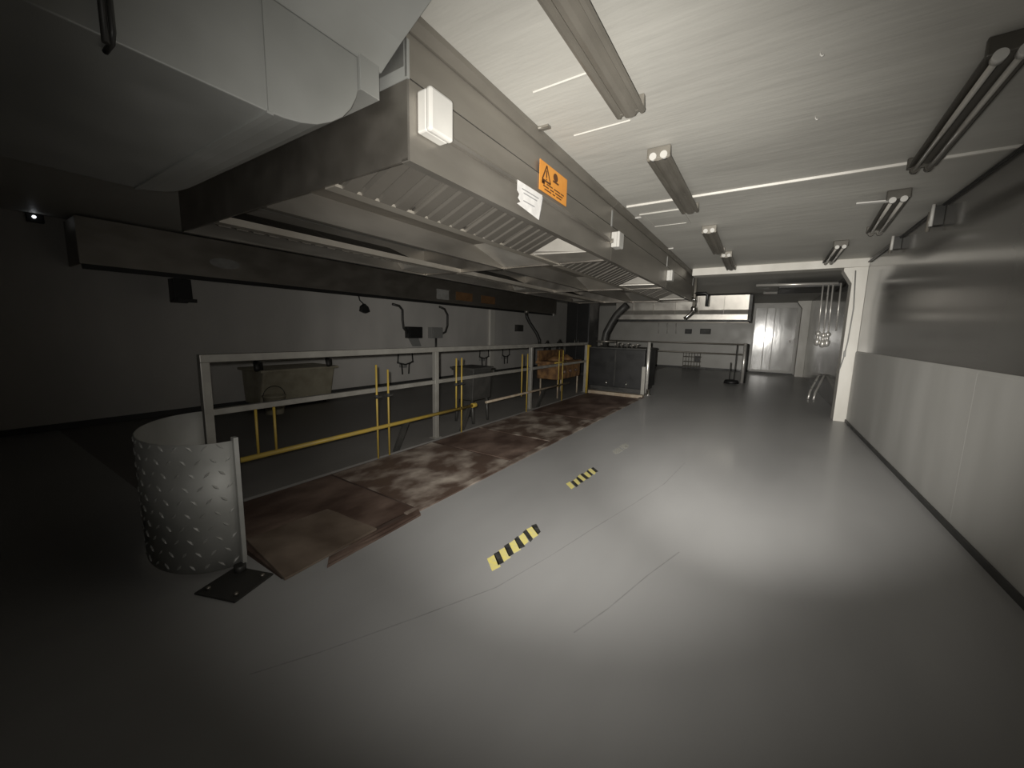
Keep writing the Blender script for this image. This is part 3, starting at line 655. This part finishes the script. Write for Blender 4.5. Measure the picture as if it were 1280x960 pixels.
db = thing('speaker_box', 'black box hanging under the left end of the rear hood', 'box', (-7.1, 2.15, 1.7))
bm = B(); prism(bm, [(-7.2, 1.70), (-6.98, 1.76), (-7.0, 2.036), (-7.2, 2.036)], 'y', 2.05, 2.26); obj('housing', bm, 'black', db, .01)
bm = B(); box(bm, -6.995, -6.96, 2.08, 2.30, 1.71, 1.76); obj('lip', bm, 'black', db, .004)
hp = thing('hanging_plug', 'small black plug dangling on a cord below the rear hood', 'plug', (-7.0, 5.12, 1.72))
bm = B(); tube(bm, [(-6.975, 5.0, 2.06), (-6.97, 5.02, 1.96), (-6.97, 5.12, 1.88)], .012, 8); obj('cord', bm, 'black', hp)
bm = B(); prism(bm, [(5.02, 1.74), (5.14, 1.70), (5.24, 1.74), (5.2, 1.84), (5.12, 1.90), (5.04, 1.84)], 'x', -7.01, -6.93); obj('plug_body', bm, 'black', hp, .01)
sb = socket('wall_socket', 'black socket box with a looped conduit on the left wall', -7.6, -7.45, 6.75, 7.22, 1.17, 1.46, 'black', 'x')
bm = B(); tube(bm, [(-7.50, 6.3, 1.98), (-7.50, 6.5, 1.95), (-7.5, 6.6, 1.86), (-7.5, 6.6, 1.62), (-7.5, 6.63, 1.42), (-7.5, 6.76, 1.30)], .03, 10); obj('conduit', bm, 'dark', sb)
bm = B(); prism(bm, [(6.84, 1.17), (7.12, 1.17), (7.22, .96), (6.98, .96)], 'x', -7.58, -7.5); obj('plug', bm, 'greybox', sb)
sb = socket('wall_socket', 'grey socket box with a looped conduit, right of the black one on the left wall', -7.6, -7.45, 7.55, 7.98, 1.17, 1.46, 'greybox', 'x')
bm = B(); tube(bm, [(-7.50, 7.9, 2.02), (-7.5, 8.1, 1.97), (-7.5, 8.22, 1.82), (-7.5, 8.22, 1.52), (-7.5, 8.14, 1.34), (-7.5, 7.97, 1.28)], .03, 10); obj('conduit', bm, 'dark', sb)
bm = B(); tube(bm, [(-7.52, 7.78, 1.18), (-7.52, 7.78, .75)], .03, 10); obj('lower_conduit', bm, 'dark', sb)
socket('wall_socket', 'small dark socket on the left wall beyond the pale pipe chase', -7.6, -7.5, 11.9, 12.35, 1.40, 1.64, 'dark', 'x')
fd = thing('flexible_hose', 'dark flexible hose dropping from the rear hood past the far end of the railing', 'hose', (-7.0, 11.6, 1.0))
bm = B(); tube(bm, [(-6.88, 11.5, 2.04), (-6.86, 11.5, 1.9), (-6.8, 11.6, 1.7), (-6.6, 11.75, 1.35), (-6.5, 11.8, 1.1), (-6.5, 11.8, .9)], .055, 12); obj('hose', bm, 'dark', fd)
bm = B(); tube(bm, [(-6.88, 11.5, 2.02), (-6.88, 11.5, 2.12)], .08, 12); obj('collar', bm, 'steel', fd)
def wire_tap(y, label, s=1.):
    t = thing('wall_tap', label, 'tap', (-7.4, y, .2), 'wire brackets low on the left wall')
    x = -7.42
    for u in (-1, 1):
        bm = B(); tube(bm, [(x, y + .22 * u * s, .80), (x, y + .24 * u * s, .60), (x, y + .12 * u * s, .52), (x, y + .10 * u * s, .28)], .018, 8); obj('arm', bm, 'dark', t)
    bm = B(); tube(bm, [(x, y - .26 * s, .58), (x, y, .52), (x, y + .26 * s, .58)], .018, 8); tube(bm, [(x, y - .2 * s, .80), (x, y + .2 * s, .80)], .018, 8); obj('cross_bar', bm, 'dark', t)
    bm = B(); box(bm, -7.6, x, y - .05, y + .05, .44, .52); obj('wall_plate', bm, 'greybox', t, .004)
wire_tap(6.6, 'dark wire bracket low on the left wall under the black socket')
wire_tap(9.85, 'dark wire bracket low on the left wall left of the pale pipe chase')
wire_tap(11.1, 'dark wire bracket low on the left wall right of the pale pipe chase', .9)
# cream tub with bucket on the floor behind the railing
tb = thing('cream_tub', 'stained cream tub with dark brackets on the floor behind the near railing', 'tub', (-7.1, 3.6, 0))
bm = B(); prism(bm, [(-7.42, .08), (-6.86, .08), (-6.72, .60), (-6.70, .66), (-7.48, .66)], 'y', 3.0, 4.25); obj('basin', bm, 'cream', tb, .03)
bm = B(); box(bm, -7.50, -6.66, 2.95, 4.30, .645, .69); obj('rim', bm, 'cream', tb, .012)
for y in (3.0, 4.2):
    bm = B(); tube(bm, [(-6.78, y, .69), (-6.78, y, .80), (-6.70, y - .1, .82), (-6.62, y - .12, .70)], .04, 10); obj('tap', bm, 'dark', tb)
for x in (-7.35, -6.92):
    for y in (3.1, 4.15):
        bm = B(); tube(bm, [(x, y, 0), (x, y, .09)], .03, 10); obj('foot', bm, 'dark', tb)
bk = thing('bucket', 'small cream bucket on the floor in front of the cream tub', 'bucket', (-6.5, 3.05, 0))
bm = B(); lathe(bm, [(.12, 0), (.13, .01), (.16, .28), (.172, .285), (.172, .30), (.15, .30), (.12, .02)], -6.5, 3.05, 24); obj('pail', bm, 'cream', bk)
bm = B(); tube(bm, arc(-6.5, 3.05, .28, .168, 0, PI, 14, 'yz'), .006, 6); obj('handle', bm, 'dark', bk)
# small indicator light in the dark on the left
al = thing('indicator_light', 'tiny glowing white indicator light high on the dark left wall', 'indicator light', (-7.57, .95, 2.58))
bm = B(); box(bm, -7.6, -7.54, .88, 1.02, 2.585, 2.685); obj('housing', bm, 'black', al, .006)
bm = B(); tube(bm, [(-7.545, .94, 2.645), (-7.53, .94, 2.645)], .017, 12); obj('lens', bm, 'led', al)

# ------------------------------------------------------------------ faint crack lines in the painted floor
bm = B()
ln = [(-1.62, .6), (-1.49, .82), (-1.3, 1.2), (-1.11, 1.6), (-1.0, 2.05), (-.91, 2.51), (-.78, 3.1), (-.66, 3.72), (-.6, 4.5)]
for a, b in zip(ln, ln[1:]):
    a = Vector((*a, .0003)); b = Vector((*b, .0003)); n = Vector((0, 0, 1)).cross((b - a).normalized()) * .004
    slab(bm, [a - n, b - n, b + n * .6, a + n * .6], .0004)
ln = [(-.62, 1.55), (-.54, 1.8), (-.44, 2.2), (-.33, 2.57)]
for a, b in zip(ln, ln[1:]):
    a = Vector((*a, .0003)); b = Vector((*b, .0003)); n = Vector((0, 0, 1)).cross((b - a).normalized()) * .004
    slab(bm, [a - n, b - n, b + n * .6, a + n * .6], .0004)
M['crack'] = material('floor_crack', (.225, .223, .22), .5, 0, (.28, .278, .276), 12)
struct('floor_crack', bm, 'crack')

# ------------------------------------------------------------------ camera
cam = bpy.data.cameras.new('camera'); co = bpy.data.objects.new('camera', cam); C.objects.link(co)
cam.sensor_width = 36; cam.lens = 36 * 481 / 1280; cam.clip_start = .02
yaw, pit, roll = math.radians(32.78), math.radians(7.8), math.radians(-1.27)
fwd = Vector((-math.sin(yaw) * math.cos(pit), math.cos(yaw) * math.cos(pit), -math.sin(pit)))
right = Vector((math.cos(yaw), math.sin(yaw), 0)); down = fwd.cross(right)
r2 = right * math.cos(roll) + down * math.sin(roll); d2 = down * math.cos(roll) - right * math.sin(roll)
m = Matrix((r2, -d2, -fwd)).transposed().to_4x4(); m.translation = (0, 0, 1.4)
co.matrix_world = m
S.camera = co

# ------------------------------------------------------------------ light: a hand torch held beside the camera
def spot(name, target, angle, blend, watts, size=.02):
    l = bpy.data.lights.new(name, 'SPOT'); l.energy = watts; l.spot_size = math.radians(angle); l.spot_blend = blend
    l.shadow_soft_size = size; l.color = (1, .965, .90)
    o = bpy.data.objects.new(name, l); C.objects.link(o)
    o.location = (-.10, .03, 1.44)
    o.rotation_euler = (Vector(target) - o.location).to_track_quat('-Z', 'Y').to_euler()
spot('torch_spill', (-1.80, 3.65, 1.37), 124, 1., 185)
spot('torch_beam', (-1.54, 3.76, 1.36), 91, 1., 660)
spot('torch_hotspot', (-.09, 4.0, 1.02), 53, 1., 1480)

w = bpy.data.worlds.new('world'); S.world = w; w.use_nodes = True
w.node_tree.nodes['Background'].inputs[0].default_value = (1, .98, .95, 1)
w.node_tree.nodes['Background'].inputs[1].default_value = .002
S.view_settings.view_transform = 'Standard'; S.view_settings.look = 'None'
S.view_settings.exposure = 0; S.view_settings.gamma = 1; S.view_settings.use_curve_mapping = False
